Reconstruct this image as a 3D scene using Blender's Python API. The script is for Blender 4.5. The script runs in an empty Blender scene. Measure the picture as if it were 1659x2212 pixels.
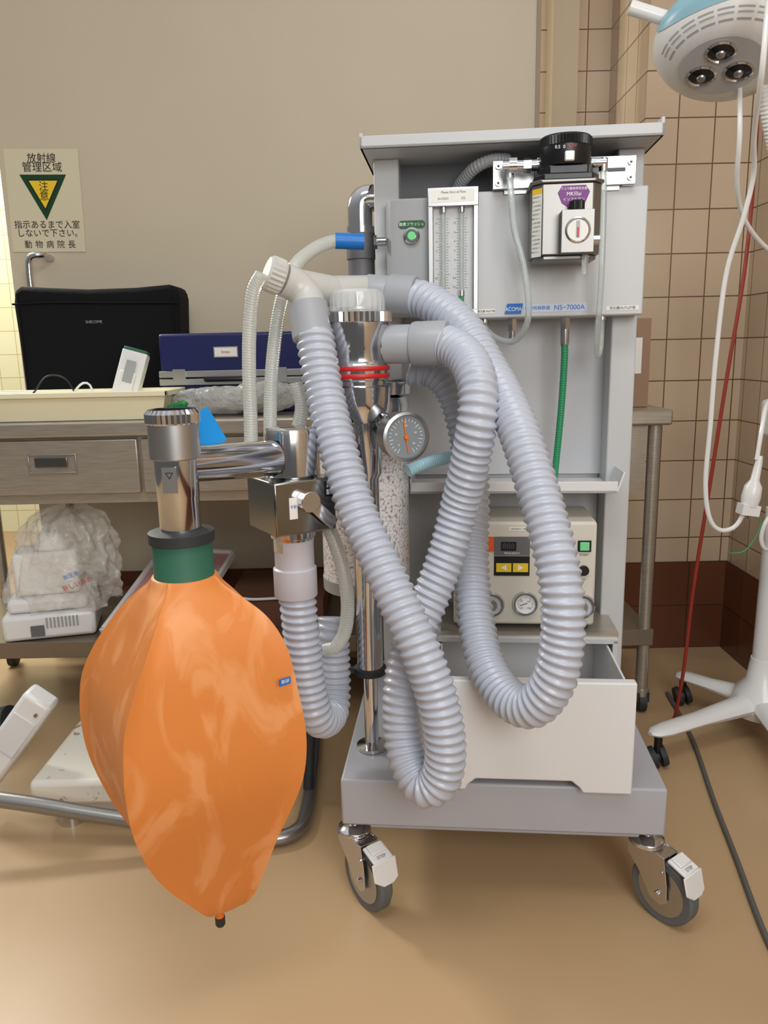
import bpy, math, random
from mathutils import Vector, Matrix
random.seed(4)
COL=bpy.context.scene.collection
rad=math.radians
# ------------------------------------------------------------------ materials
def lin(c):
    o=[]
    for v in c[:3]:
        v=v/255.0
        o.append(v/12.92 if v<=0.04045 else ((v+0.055)/1.055)**2.4)
    return (o[0],o[1],o[2],1.0)
def mat(name,rgb,rough=.5,metal=0.0,bump=None,noise=None,trans=0.0,alpha=1.0,emit=0.0,coat=0.0,spec=0.5,ior=1.45,sss=0.0):
    m=bpy.data.materials.new(name); m.use_nodes=True
    nt=m.node_tree; b=nt.nodes["Principled BSDF"]; L=nt.links
    b.inputs["Base Color"].default_value=lin(rgb); b.inputs["Roughness"].default_value=rough
    b.inputs["Metallic"].default_value=metal; b.inputs["Transmission Weight"].default_value=trans
    b.inputs["Alpha"].default_value=alpha; b.inputs["Coat Weight"].default_value=coat
    b.inputs["Coat Roughness"].default_value=.08
    b.inputs["Specular IOR Level"].default_value=spec; b.inputs["IOR"].default_value=ior
    if sss: b.inputs["Subsurface Weight"].default_value=sss; b.inputs["Subsurface Radius"].default_value=(.02,.02,.02)
    if emit: b.inputs["Emission Color"].default_value=lin(rgb); b.inputs["Emission Strength"].default_value=emit
    tc=nt.nodes.new("ShaderNodeTexCoord")
    if noise:
        sc,rgb2,lo,hi=noise[:4]
        n=nt.nodes.new("ShaderNodeTexNoise"); n.inputs["Scale"].default_value=sc; n.inputs["Detail"].default_value=6
        if len(noise)>5: n.inputs["Distortion"].default_value=noise[5]
        if len(noise)>4:
            mp=nt.nodes.new("ShaderNodeMapping"); mp.inputs["Scale"].default_value=noise[4]
            L.new(tc.outputs["Object"],mp.inputs[0]); L.new(mp.outputs[0],n.inputs["Vector"])
        else: L.new(tc.outputs["Object"],n.inputs["Vector"])
        r=nt.nodes.new("ShaderNodeValToRGB"); r.color_ramp.elements[0].position=lo; r.color_ramp.elements[1].position=hi
        r.color_ramp.elements[0].color=lin(rgb); r.color_ramp.elements[1].color=lin(rgb2)
        L.new(n.outputs["Fac"],r.inputs[0]); L.new(r.outputs[0],b.inputs["Base Color"])
    if bump:
        n=nt.nodes.new("ShaderNodeTexNoise"); n.inputs["Scale"].default_value=bump[0]; n.inputs["Detail"].default_value=4
        L.new(tc.outputs["Object"],n.inputs["Vector"])
        bp=nt.nodes.new("ShaderNodeBump"); bp.inputs["Strength"].default_value=bump[1]; bp.inputs["Distance"].default_value=bump[2] if len(bump)>2 else .002
        L.new(n.outputs["Fac"],bp.inputs["Height"]); L.new(bp.outputs[0],b.inputs["Normal"])
    return m
def tile_mat(name,c1,c2,mort,w=.11,h=.13,rough=.25,ms=.0020):
    m=bpy.data.materials.new(name); m.use_nodes=True; nt=m.node_tree; L=nt.links; b=nt.nodes["Principled BSDF"]
    g=nt.nodes.new("ShaderNodeNewGeometry"); s=nt.nodes.new("ShaderNodeSeparateXYZ"); L.new(g.outputs["Position"],s.inputs[0])
    a=nt.nodes.new("ShaderNodeMath"); a.operation='ADD'; L.new(s.outputs[0],a.inputs[0]); L.new(s.outputs[1],a.inputs[1])
    c=nt.nodes.new("ShaderNodeCombineXYZ"); L.new(a.outputs[0],c.inputs[0]); L.new(s.outputs[2],c.inputs[1])
    k=nt.nodes.new("ShaderNodeTexBrick"); k.offset=0; k.squash=1
    k.inputs["Scale"].default_value=1; k.inputs["Brick Width"].default_value=w; k.inputs["Row Height"].default_value=h
    k.inputs["Mortar Size"].default_value=ms; k.inputs["Mortar Smooth"].default_value=.1
    k.inputs["Color1"].default_value=lin(c1); k.inputs["Color2"].default_value=lin(c2); k.inputs["Mortar"].default_value=lin(mort)
    L.new(c.outputs[0],k.inputs["Vector"]); L.new(k.outputs["Color"],b.inputs["Base Color"])
    bp=nt.nodes.new("ShaderNodeBump"); bp.inputs["Strength"].default_value=.4; bp.inputs["Distance"].default_value=.002; bp.invert=True
    L.new(k.outputs["Fac"],bp.inputs["Height"]); L.new(bp.outputs[0],b.inputs["Normal"])
    b.inputs["Roughness"].default_value=rough
    return m
M_={}
M_['wall']=mat("wall_paint",(200,188,165),.55,noise=(1.2,(192,180,157),.3,.7),bump=(60,.05))
M_['floor']=mat("floor_resin",(178,148,110),.38,noise=(1.6,(187,158,121),.3,.7),bump=(6,.05,.01))
M_['tile']=tile_mat("tile_beige",(200,178,151),(192,170,143),(104,78,56))
M_['tileb']=tile_mat("tile_brown_base",(104,62,42),(96,56,38),(64,42,30),w=.22,h=.153)
M_['tiley']=tile_mat("tile_pale",(242,240,206),(238,234,196),(196,186,130))
M_['chrome']=mat("chrome",(208,208,211),.10,1.0)
M_['chromed']=mat("chrome_dark",(146,146,142),.17,1.0)
M_['tubem']=mat("worn_chrome_tube",(150,148,145),.3,.8)
M_['satin']=mat("satin_aluminium",(184,184,184),.36,1.0)
M_['vapm']=mat("vaporizer_metal",(134,132,128),.38,.85)
M_['steel']=mat("brushed_steel",(188,181,168),.34,.7,noise=(18,(170,163,150),.3,.7,(1,1,14)))
M_['enamel']=mat("light_grey_enamel",(188,190,191),.38)
M_['enamelb']=mat("blue_grey_enamel",(168,169,175),.35)
M_['greyl']=mat("light_grey_back_panel",(186,187,190),.4)
M_['greyp']=mat("mid_grey_panel",(158,160,162),.4)
M_['greyd']=mat("dark_grey_panel",(100,100,102),.5)
M_['white']=mat("white_paint",(216,216,216),.35)
M_['whitep']=mat("white_plastic",(222,222,220),.32,coat=.2)
M_['hose']=mat("hose_blue_grey_pvc",(179,184,196),.36,coat=.18)
M_['cuff']=mat("cuff_grey_rubber",(158,161,166),.42,coat=.1)
M_['cuffw']=mat("cuff_pale_lilac",(194,192,198),.38,coat=.15)
M_['transl']=mat("frosted_plastic",(214,212,206),.3,trans=.25,sss=.1)
M_['ribclear']=mat("translucent_tube",(228,230,224),.22,trans=.55)
M_['clear']=mat("clear_tube",(222,230,228),.10,trans=.6,alpha=.7)
M_['glass']=mat("clear_cover",(240,244,244),.04,trans=.95,alpha=.35)
M_['dome']=mat("clear_dome",(236,240,240),.06,alpha=.42,coat=.6)
M_['black']=mat("black_plastic",(22,22,24),.35)
M_['rubber']=mat("black_rubber",(44,46,48),.6)
M_['fabric']=mat("black_nylon",(15,15,18),.85,bump=(90,.3,.004),spec=.25)
M_['tyre']=mat("grey_tyre",(96,98,100),.55)
M_['orange']=mat("orange_rubber",(214,130,62),.48,noise=(11,(224,150,92),.50,.60,(1,1,.5),1.6),bump=(14,.05,.003),spec=.45)
M_['orangep']=mat("orange_plug",(222,112,34),.4)
M_['green']=mat("green_rubber",(44,96,74),.6,bump=(60,.2))
M_['greenh']=mat("green_hose",(44,140,94),.4)
M_['greenl']=mat("green_glow",(110,196,130),.3,emit=.15)  # faint glow put into lit start button and into unlit knob, flush centres
M_['greenlab']=mat("green_label",(28,84,40),.5)
M_['blue']=mat("blue_case_shell",(20,28,84),.4)
M_['bluef']=mat("blue_fitting",(20,110,190),.4)
M_['blueh']=mat("light_blue_tube",(196,238,250),.3,emit=.0,sss=.2)
M_['bluel']=mat("blue_ink",(30,105,190),.5)
M_['bluepale']=mat("pale_blue_label",(196,208,224),.5)
M_['lampblue']=mat("lamp_blue_panel",(136,176,190),.35)
M_['red']=mat("red_silicone",(190,34,32),.4)
M_['redcord']=mat("red_cord",(140,44,32),.5)
M_['cream']=mat("cream_plastic",(228,222,190),.4)
M_['ventb']=mat("beige_housing",(206,202,190),.42)
M_['yellow']=mat("yellow_print",(232,196,40),.5)
M_['orangel']=mat("orange_print",(222,90,45),.5)
M_['purple']=mat("purple_label",(112,40,122),.45)
M_['ink']=mat("black_ink",(20,20,20),.6)
M_['inkg']=mat("grey_ink",(95,95,98),.6)
M_['winkm']=mat("white_ink",(236,236,236),.5)
M_['paper']=mat("paper_label",(228,226,220),.6)
M_['sign']=mat("sign_sheet",(210,202,174),.35)
M_['signg']=mat("sign_green",(14,62,32),.4)
M_['cardb']=mat("cardboard",(150,122,100),.8)
M_['cardd']=mat("brown_cardboard",(104,68,52),.8)
M_['pink']=mat("pink_board",(190,146,146),.5)
M_['bagp']=mat("thin_plastic_bag",(240,238,230),.12,alpha=.34,bump=(26,.9,.02),coat=.8)
M_['bagc']=mat("clear_wrap",(206,204,198),.2,trans=.3,alpha=.75,bump=(30,.9,.02))
M_['rust']=mat("rusty_white_enamel",(220,216,204),.5,noise=(30,(150,110,80),.66,.72))
M_['dial']=mat("gauge_face",(128,134,138),.5)
M_['hdark']=mat("dark_glass",(28,30,34),.15)
M_['seg']=mat("display_segments",(78,80,84),.3)
def granules():
    m=bpy.data.materials.new("white_granules"); m.use_nodes=True; nt=m.node_tree; L=nt.links; b=nt.nodes["Principled BSDF"]
    tc=nt.nodes.new("ShaderNodeTexCoord"); v=nt.nodes.new("ShaderNodeTexVoronoi"); v.inputs["Scale"].default_value=190
    L.new(tc.outputs["Object"],v.inputs["Vector"])
    r=nt.nodes.new("ShaderNodeValToRGB"); r.color_ramp.elements[0].position=.5; r.color_ramp.elements[0].color=lin((242,238,236))
    r.color_ramp.elements[1].position=.9; r.color_ramp.elements[1].color=lin((146,136,136))
    L.new(v.outputs["Distance"],r.inputs[0]); L.new(r.outputs[0],b.inputs["Base Color"])
    bp=nt.nodes.new("ShaderNodeBump"); bp.invert=True; bp.inputs["Strength"].default_value=.4; bp.inputs["Distance"].default_value=.002
    L.new(v.outputs["Distance"],bp.inputs["Height"]); L.new(bp.outputs[0],b.inputs["Normal"])
    b.inputs["Roughness"].default_value=.5; b.inputs["Coat Weight"].default_value=.5
    return m
M_['gran']=granules()
# ------------------------------------------------------------------ geometry
def box(x0,x1,y0,y1,z0,z1):
    v=[(x0,y0,z0),(x1,y0,z0),(x1,y1,z0),(x0,y1,z0),(x0,y0,z1),(x1,y0,z1),(x1,y1,z1),(x0,y1,z1)]
    return v,[(0,3,2,1),(4,5,6,7),(0,1,5,4),(1,2,6,5),(2,3,7,6),(3,0,4,7)]
def xf(g,m): return [tuple(m@Vector(p)) for p in g[0]],g[1]
def lathe(prof,seg=40,knurl=None):
    v=[];f=[];n=len(prof)
    for i,(r,z) in enumerate(prof):
        for k in range(seg):
            a=2*math.pi*k/seg; rr=r
            if knurl and i in knurl[0] and k%2: rr=r-knurl[1]
            v.append((rr*math.cos(a),rr*math.sin(a),z))
    for i in range(n-1):
        for k in range(seg):
            k2=(k+1)%seg; f.append((i*seg+k,i*seg+k2,(i+1)*seg+k2,(i+1)*seg+k))
    f.append(tuple(reversed(range(seg)))); f.append(tuple(range((n-1)*seg,n*seg)))
    return v,f
def T(x,y,z): return Matrix.Translation((x,y,z))
def aim(p0,d):
    d=Vector(d).normalized(); q=Vector((0,0,1)).rotation_difference(d)
    return Matrix.Translation(p0)@q.to_matrix().to_4x4()
def cyl(p0,p1,r0,r1=None,seg=32):
    p0=Vector(p0);p1=Vector(p1); r1=r0 if r1 is None else r1
    return xf(lathe([(r0,0),(r1,(p1-p0).length)],seg),aim(p0,p1-p0))
def prism(poly,y0,y1):   # poly in (x,z)
    n=len(poly); v=[(x,y0,z) for x,z in poly]+[(x,y1,z) for x,z in poly]
    f=[tuple(range(n)),tuple(reversed(range(n,2*n)))]+[(i,i+n,(i+1)%n+n,(i+1)%n) for i in range(n)]
    return v,f
def prismz(poly,z0,z1):
    n=len(poly); v=[(x,y,z0) for x,y in poly]+[(x,y,z1) for x,y in poly]
    f=[tuple(reversed(range(n))),tuple(range(n,2*n))]+[(i,(i+1)%n,(i+1)%n+n,i+n) for i in range(n)]
    return v,f
def disc(c,r,y,seg=24): return prism([(c[0]+r*math.cos(2*math.pi*i/seg),c[1]+r*math.sin(2*math.pi*i/seg)) for i in range(seg)],y,y+.0006)
def cr(pts,step):
    P=[Vector(p) for p in pts]; P=[P[0]*2-P[1]]+P+[P[-1]*2-P[-2]]
    d=[]
    for i in range(1,len(P)-2):
        for k in range(30):
            t=k/30.0; a,b,c,e=P[i-1],P[i],P[i+1],P[i+2]
            d.append(.5*((2*b)+(c-a)*t+(2*a-5*b+4*c-e)*t*t+(3*b-a-3*c+e)*t**3))
    d.append(P[-2].copy())
    out=[d[0]]; acc=0; cur=d[0]; i=1
    while i<len(d):
        seg=(d[i]-cur).length
        if acc+seg>=step:
            cur=cur.lerp(d[i],(step-acc)/seg); out.append(cur); acc=0
        else: acc+=seg; cur=d[i]; i+=1
    if (out[-1]-d[-1]).length>step*.3: out.append(d[-1])
    return out
def sweep(pts,step,rf,seg=16):
    c=cr(pts,step); n=len(c); v=[];f=[]
    tan=[(c[min(i+1,n-1)]-c[max(i-1,0)]).normalized() for i in range(n)]
    N=tan[0].orthogonal().normalized()
    for i in range(n):
        if i: 
            q=tan[i-1].rotation_difference(tan[i]); N=q@N
            N=(N-tan[i]*N.dot(tan[i])).normalized()
        B=tan[i].cross(N)
        for k in range(seg):
            a=2*math.pi*k/seg; r=rf(i*step,a); v.append(tuple(c[i]+N*(r*math.cos(a))+B*(r*math.sin(a))))
    for i in range(n-1):
        for k in range(seg):
            k2=(k+1)%seg; f.append((i*seg+k,i*seg+k2,(i+1)*seg+k2,(i+1)*seg+k))
    f.append(tuple(reversed(range(seg)))); f.append(tuple(range((n-1)*seg,n*seg)))
    return v,f
def tube(pts,r,step=.01,seg=14): return sweep(pts,step,lambda s,a:r,seg)
def ribbed(pts,r,amp,pitch,seg=28,n=7,pw=1.0):
    def rf(s,a):
        ph=(s/pitch+a/(2*math.pi))%1.0
        return r-amp+amp*max(0.0,.5+.5*math.cos((ph-.5)*2*math.pi))**pw
    return sweep(pts,pitch/n,rf,seg)
def blob(rx,ry,rz,nu=24,nv=14,noise=0,pw=1.0):
    v=[];f=[]
    ph=[random.uniform(0,6.28) for _ in range(6)]
    for j in range(1,nv):
        b=math.pi*j/nv
        for i in range(nu):
            a=2*math.pi*i/nu
            k=1+noise*(math.sin(3*a+ph[0]+2*b)+math.sin(5*a+ph[1]-3*b)*.6+math.sin(4*b+ph[2]+a)*.7+.5*math.sin(9*a+ph[3]+5*b))
            sx=abs(math.sin(b))**pw; cz=math.copysign(abs(math.cos(b))**pw,math.cos(b))
            cx=math.copysign(abs(math.cos(a))**pw,math.cos(a)); sy=math.copysign(abs(math.sin(a))**pw,math.sin(a))
            v.append((rx*k*sx*cx,ry*k*sx*sy,rz*cz*k))
    top=len(v); v.append((0,0,rz)); bot=len(v); v.append((0,0,-rz))
    for j in range(nv-2):
        for i in range(nu):
            i2=(i+1)%nu; f.append((j*nu+i,(j+1)*nu+i,(j+1)*nu+i2,j*nu+i2))
    for i in range(nu):
        i2=(i+1)%nu; f.append((top,i,i2)); f.append((bot,(nv-2)*nu+i2,(nv-2)*nu+i))
    return v,f
def crumple(o,strength,size):
    t=bpy.data.textures.new("crumple","VORONOI"); t.noise_scale=size; t.weight_1=-1; t.weight_2=1
    m=o.modifiers.new("crumple","DISPLACE"); m.texture=t; m.strength=strength; m.mid_level=.3; m.texture_coords='LOCAL'
    return o
I4=Matrix.Identity(4)
YAW=rad(-5.4)
MF=Matrix.Translation((-.08,1.27,0))@Matrix.Rotation(YAW,4,'Z')   # cart frame: u right, v deep, z up
def build(name,geoms,material,off,smooth=True,bev=0,angle=35,solid=0):
    if isinstance(geoms,tuple): geoms=[geoms]
    mats=[];V=[];F=[];MI=[]
    for g in geoms:
        if len(g)==3: gv,gf,gm=g
        else: gv,gf=g; gm=material
        if gm not in mats: mats.append(gm)
        b=len(V); V+= [(p[0]-off[0],p[1]-off[1],p[2]-off[2]) for p in gv]
        F+=[tuple(i+b for i in fc) for fc in gf]; MI+=[mats.index(gm)]*len(gf)
    me=bpy.data.meshes.new(name); me.from_pydata(V,[],F); me.update()
    for m in mats: me.materials.append(M_[m] if isinstance(m,str) else m)
    me.polygons.foreach_set("material_index",MI)
    if smooth: me.shade_smooth(); me.set_sharp_from_angle(angle=rad(angle))
    o=bpy.data.objects.new(name,me); COL.objects.link(o)
    if bev:
        bm=o.modifiers.new("bevel","BEVEL"); bm.width=bev; bm.segments=2; bm.limit_method='ANGLE'; bm.angle_limit=rad(40); bm.harden_normals=False
    return o
class Thing:
    def __init__(s,name,label,cat,base,M=I4,group=None):
        s.base=Vector(base); s.M=M
        s.root=bpy.data.objects.new(name,None); COL.objects.link(s.root); s.root.empty_display_size=.05
        s.root.matrix_world=M@Matrix.Translation(s.base)
        s.root["label"]=label; s.root["category"]=cat
        if group: s.root["group"]=group
    def part(s,name,geoms,material,parent=None,label=None,**kw):
        o=build(name,geoms,material,s.base,**kw); o.parent=parent or s.root
        if label: o["label"]=label
        return o
    def empty(s,name,parent=None):
        o=bpy.data.objects.new(name,None); COL.objects.link(o); o.empty_display_size=.02; o.parent=parent or s.root; return o
    def text(s,body,x,y,z,size,material,name="lettering",parent=None,m=None,align='CENTER',sx=1.0):
        g=textgeo(body,size,align,sx); g=xf(g,T(x,y,z)@(m or I4))
        return s.part(name,g,material,parent,smooth=False)
def textgeo(body,size,align='CENTER',sx=1.0):
    c=bpy.data.curves.new("tmp","FONT"); c.body=body; c.size=size; c.align_x=align; c.align_y='CENTER'; c.resolution_u=4; c.offset=0
    o=bpy.data.objects.new("tmp",c); COL.objects.link(o)
    dg=bpy.context.evaluated_depsgraph_get(); me=bpy.data.meshes.new_from_object(o.evaluated_get(dg))
    v=[(p.co.x*sx,0.0,p.co.y) for p in me.vertices]; f=[tuple(p.vertices) for p in me.polygons]
    bpy.data.objects.remove(o); bpy.data.curves.remove(c); bpy.data.meshes.remove(me)
    return v,f
def single(name,label,cat,geoms,material,base=None,group=None,M=I4,**kw):
    if isinstance(geoms,tuple): geoms=[geoms]
    if base is None:
        vs=[p for g in geoms for p in g[0]]
        base=(sum(p[0] for p in vs)/len(vs),sum(p[1] for p in vs)/len(vs),min(p[2] for p in vs))
    o=build(name,geoms,material,base,**kw); o.matrix_world=M@Matrix.Translation(base)
    o["label"]=label; o["category"]=cat
    if group: o["group"]=group
    return o
def struct(name,g,material,**kw):
    o=build(name,g,material,(0,0,0),smooth=False,**kw); o["kind"]="structure"; return o
def withm(g,m): return (g[0],g[1],m)
# ------------------------------------------------------------------ room
struct("floor",box(-3.2,1.3,-1.5,4.6,-.05,0),'floor')
struct("wall_back",box(-1.165,.487,2.55,2.60,0,2.75),'wall')
struct("wall_recess",box(.3,.92,2.9,3.0,0,2.75),'tile')
struct("wall_pillar",box(.81,1.3,2.5,2.9,0.307,2.75),'tile')
struct("baseboard_pillar",box(.808,1.3,2.494,2.9,0,.307),'tileb')
struct("wall_right",box(1.155,1.3,-1.5,2.5,.307,2.75),'tile')
struct("baseboard_right",box(1.149,1.3,-1.5,2.494,0,.307),'tileb')
struct("baseboard_back",box(-1.165,.487,2.542,2.55,0,.30),'tileb')
struct("trim_1",box(.59,.675,2.8,2.9,0,2.75),mat("duct_paint",(186,171,145),.5))
struct("trim_2",box(.487,.50,2.545,2.605,0,2.75),mat("edge_trim",(150,133,108),.5))
struct("wall_far",box(-3.2,.3,4.5,4.6,0,2.75),'tiley')
# ------------------------------------------------------------------ anaesthesia machine
A=Thing("anesthesia_machine","light grey enamelled anaesthesia machine cart with an open drawer","medical machine",(.285,.27,0),MF)
A.part("base",[box(-.010,.571,0,.55,.170,.262),box(.040,.53,.01,.54,.158,.172)],'enamelb',bev=.004,label="blue-grey painted steel base")
col=A.part("column",[box(.042,.091,.335,.43,.262,1.389),box(.507,.556,.335,.43,.262,1.389),box(.091,.507,.41,.43,.262,1.389)],'enamel',bev=.003)
A.part("back_plate",box(.091,.507,.396,.41,1.27,1.389),'greyd')
A.part("back_plate",box(.091,.507,.400,.41,.76,1.27),'greyl')
ts=A.part("top_shelf",[box(.026,.569,.25,.48,1.389,1.395),box(.026,.569,.25,.256,1.389,1.411),box(.026,.032,.25,.48,1.389,1.416),box(.563,.569,.25,.48,1.389,1.42),box(.026,.569,.474,.48,1.389,1.43)],'enamel',bev=.0015)
A.part("middle_shelf",[box(.109,.515,.25,.40,.745,.751),box(.109,.515,.25,.254,.745,.768),xf(box(0,.004,.25,.40,0,.042),T(.512,0,.747)@Matrix.Rotation(rad(18),4,'Y')),box(.109,.113,.25,.40,.745,.775)],'white',bev=.001,label="white sheet-metal tray shelf")
# flow panel
fp=A.part("flow_panel",[withm(box(.241,.553,.28,.40,1.083,1.313),'enamel'),withm(prismz([(.067,.40),(.067,.31),(.070,.295),(.078,.284),(.090,.28),(.153,.28),(.153,.40)],1.090,1.306),'greyp'),withm(box(.153,.241,.282,.40,1.083,1.313),'enamel')],'enamel',bev=.003,label="pale grey flow control panel")
fm=A.part("flowmeter",[withm(box(.150,.159,.256,.283,1.083,1.318),'satin'),withm(box(.234,.243,.256,.283,1.083,1.318),'satin'),withm(box(.159,.234,.27,.283,1.083,1.318),'white'),withm(box(.150,.243,.254,.283,1.285,1.318),'satin'),withm(box(.150,.243,.254,.283,1.083,1.10),'satin')],'satin',bev=.001,label="twin tube flowmeter block in satin metal frame")
A.part("flowmeter_cover",box(.159,.234,.2575,.259,1.10,1.285),'glass',parent=fm)
for ux,cb in ((.178,'yellow'),(.212,'greenh')):
    A.part("flow_tube",[withm(cyl((ux,.2645,1.135),(ux,.2645,1.275),.0042,seg=14),'clear'),withm(cyl((ux,.2645,1.105),(ux,.2645,1.125),.0046,seg=14),cb),withm(cyl((ux,.2645,1.125),(ux,.2645,1.135),.006,seg=14),'chrome'),withm(cyl((ux,.2645,1.275),(ux,.2645,1.285),.006,seg=14),'chrome')],'clear',parent=fm)
    tk=[]
    for i in range(26):
        w=.006 if i%5==0 else .0035
        tk.append(box(ux+.0055,ux+.0055+w,.2694,.2699,1.14+i*.0050,1.1407+i*.0050))
        tk.append(box(ux-.0055-w,ux-.0055,.2694,.2699,1.14+i*.0050,1.1407+i*.0050))
    A.part("flow_scale",tk,'inkg',parent=fm,smooth=False)
    for i,n in enumerate(["0.1","0.5","1","2","3","4","5","10"]): A.text(n,ux-.013,.2692,1.142+i*.0165,.005,'ink',parent=fm,name="scale_number")
A.part("label_plate",[box(.157,.236,.2533,.254,1.292,1.314)],'paper',parent=fm)
A.text("Please Zero all Flow",.197,.2528,1.309,.0055,'inkg',parent=fm)
A.text("Air/N2O",.178,.2528,1.298,.0055,'inkg',parent=fm); A.text("O2",.215,.2528,1.298,.0055,'inkg',parent=fm)
kb=A.part("flow_knob",[withm(cyl((.212,.256,1.100),(.212,.236,1.100),.0085),'rubber'),withm(cyl((.212,.236,1.100),(.212,.2345,1.100),.006),'greenl')],'rubber',label="black knob with green centre")
A.part("flush_label",prism([(.097,1.252),(.139,1.252),(.143,1.256),(.143,1.262),(.139,1.266),(.097,1.266),(.093,1.262),(.093,1.256)],.2785,.2795),'greenlab')
A.text("酸素フラッシュ",.118,.278,1.259,.0068,'winkm')
A.part("flush_button",[withm(xf(lathe([(.0155,0),(.0155,.006),(.012,.008),(.0105,.005)],32),aim((.118,.281,1.238),(0,-1,0))),'chrome'),withm(cyl((.118,.28,1.238),(.118,.273,1.238),.0075),'greenl')],'chrome')
# branding strip
A.part("name_strip",box(.331,.449,.2792,.28,1.092,1.107),'bluepale')
A.part("logo_plate",prism([(.294,1.090),(.325,1.090),(.329,1.109),(.299,1.109)],.2782,.2792),'bluel')
A.text("ACOMA",.311,.2777,1.0985,.0105,'winkm',name="logo",sx=.8)
A.text("動物用麻酔器",.356,.2786,1.0995,.0080,'bluel',name="lettering")
A.text("NS−7000A",.416,.2786,1.0995,.0128,'bluel',name="lettering")
A.part("label_plate",box(.243,.276,.2792,.28,1.092,1.100),'paper'); A.part("label_plate",box(.485,.545,.2792,.28,1.092,1.100),'paper')
A.text("気化器 INLET側",.2595,.2786,1.096,.0048,'ink'); A.text("気化器OUTLET側",.515,.2786,1.096,.0062,'ink')
A.part("panel_port",[cyl((.311,.31,1.083),(.311,.31,1.058),.0095,seg=6),cyl((.311,.31,1.058),(.311,.31,1.045),.006)],'chrome')
A.part("panel_port",[cyl((.413,.31,1.083),(.413,.31,1.06),.0095,seg=6),cyl((.413,.31,1.06),(.413,.31,1.03),.0085)],'chrome')
A.part("panel_port",[cyl((.257,.31,1.083),(.257,.31,1.076),.008)],'chrome'); A.part("panel_port",[cyl((.483,.31,1.083),(.483,.31,1.076),.008)],'chrome')
A.part("side_fitting",[cyl((.067,.30,1.232),(.050,.30,1.232),.009),cyl((.050,.30,1.232),(.044,.30,1.232),.013,seg=6)],'chrome')
# vaporizer rail
br=A.part("mounting_bracket",[withm(box(.269,.345,.266,.276,1.313,1.362),'satin'),withm(box(.44,.526,.266,.276,1.313,1.362),'satin'),withm(box(.345,.44,.268,.276,1.32,1.355),'satin'),withm(box(.29,.50,.276,.30,1.305,1.33),'satin'),withm(box(.475,.507,.2655,.267,1.335,1.342),'black')],'satin',bev=.001,label="satin aluminium mounting bracket")
for x,z in ((.279,1.352),(.279,1.323),(.516,1.350),(.516,1.324)):
    A.part("bolt",[withm(cyl((x,.266,z),(x,.262,z),.0052,seg=16),'chromed'),withm(cyl((x,.262,z),(x,.2615,z),.0025,seg=6),'black')],'chromed',parent=br)
A.part("mounting_bracket",box(.49,.507,.276,.34,1.315,1.36),'satin')
# lower cabinet shell + drawer
A.part("cabinet",[box(.154,.164,.22,.41,.262,.452),box(.512,.522,.22,.41,.262,.452),box(.154,.522,.22,.41,.444,.456),box(.154,.522,.40,.41,.262,.444)],'enamel',bev=.0015)
A.part("cabinet_top_plate",box(.17,.524,.228,.41,.456,.466),'steel',label="brushed steel plate")
dr=A.part("drawer",[box(.17,.174,.0,.36,.285,.44),box(.500,.504,.0,.36,.285,.44),box(.17,.504,.0,.36,.283,.288),box(.17,.504,.356,.36,.285,.44)],'white',label="open white drawer box")
A.part("drawer_front",prism([(.134,.470),(.134,.262),(.217,.262),(.221,.272),(.235,.284),(.401,.284),(.415,.272),(.421,.262),(.505,.262),(.505,.470)],-.02,0.0),'white',parent=dr,bev=.003)
# casters
def caster(px,py,ang):
    C=A.empty("caster")
    R=T(px,py,0)@Matrix.Rotation(ang,4,'Z')   # trails along -y local
    off=-.042
    whl=xf(lathe([(.047,-.0125),(.0585,-.0135),(.0625,-.009),(.0625,.009),(.0585,.0135),(.047,.0125)],48),R@T(0,off,.0625)@Matrix.Rotation(rad(90),4,'Y'))
    A.part("tyre",whl,'tyre',parent=C)
    hub=[xf(lathe([(.046,-.0135),(.038,-.0115),(.018,-.0145),(.018,.0145),(.038,.0115),(.046,.0135)],40),R@T(0,off,.0625)@Matrix.Rotation(rad(90),4,'Y'))]
    A.part("hub",hub,'satin',parent=C)
    fk=[]
    for s in (-1,1):
        pl=prism([(.026,.137),(.026,.112),(.002,.088),(-.026,.046),(-.046,.040),(-.060,.052),(-.058,.085),(-.050,.137)],-.0013,.0013)
        g=[(p[1]+s*.0195,p[0],p[2]) for p in pl[0]],pl[1]
        fk.append(xf(g,R))
    fk.append(xf(box(-.0205,.0205,-.05,.026,.132,.1355),R)); 
    fk.append(xf(cyl((-.026,off,.0625),(.026,off,.0625),.0058,seg=6),R))
    fk.append(xf(cyl((-.023,off-.006,.108),(.023,off-.006,.108),.003,seg=10),R))
    fk.append(xf(lathe([(.027,.1335),(.032,.137),(.031,.144),(.022,.150),(.010,.152),(.010,.165)],32),R))
    A.part("fork",fk,'chrome',parent=C,bev=.0008)
    P0=R@T(0,-.068,.132)@Matrix.Rotation(rad(18),4,'X')
    bp=[xf(box(-.021,.021,-.026,.012,-.003,.003),P0),
        xf(prism([(-.026,.004),(.026,.004),(.026,-.034),(.014,-.042),(-.008,-.042),(-.026,-.028)],-.004,0),R@T(0,-.092,.120)@Matrix.Rotation(rad(-14),4,'X')),
        xf(box(-.016,.016,-.012,.010,.0,.008),P0)]
    A.part("brake_pedal",bp,'whitep',parent=C,bev=.002,label="white locking brake pedal")
    g=textgeo("STEP",.009); g=xf(g,P0@T(0,-.019,.0036)@Matrix.Rotation(rad(-90),4,'X'))
    A.part("lettering",g,'inkg',parent=C,smooth=False)
a0=math.atan2(.66,.75)
caster(.008,.035,a0); caster(.549,.035,a0); caster(.03,.50,rad(20)); caster(.54,.50,rad(-30))
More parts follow.
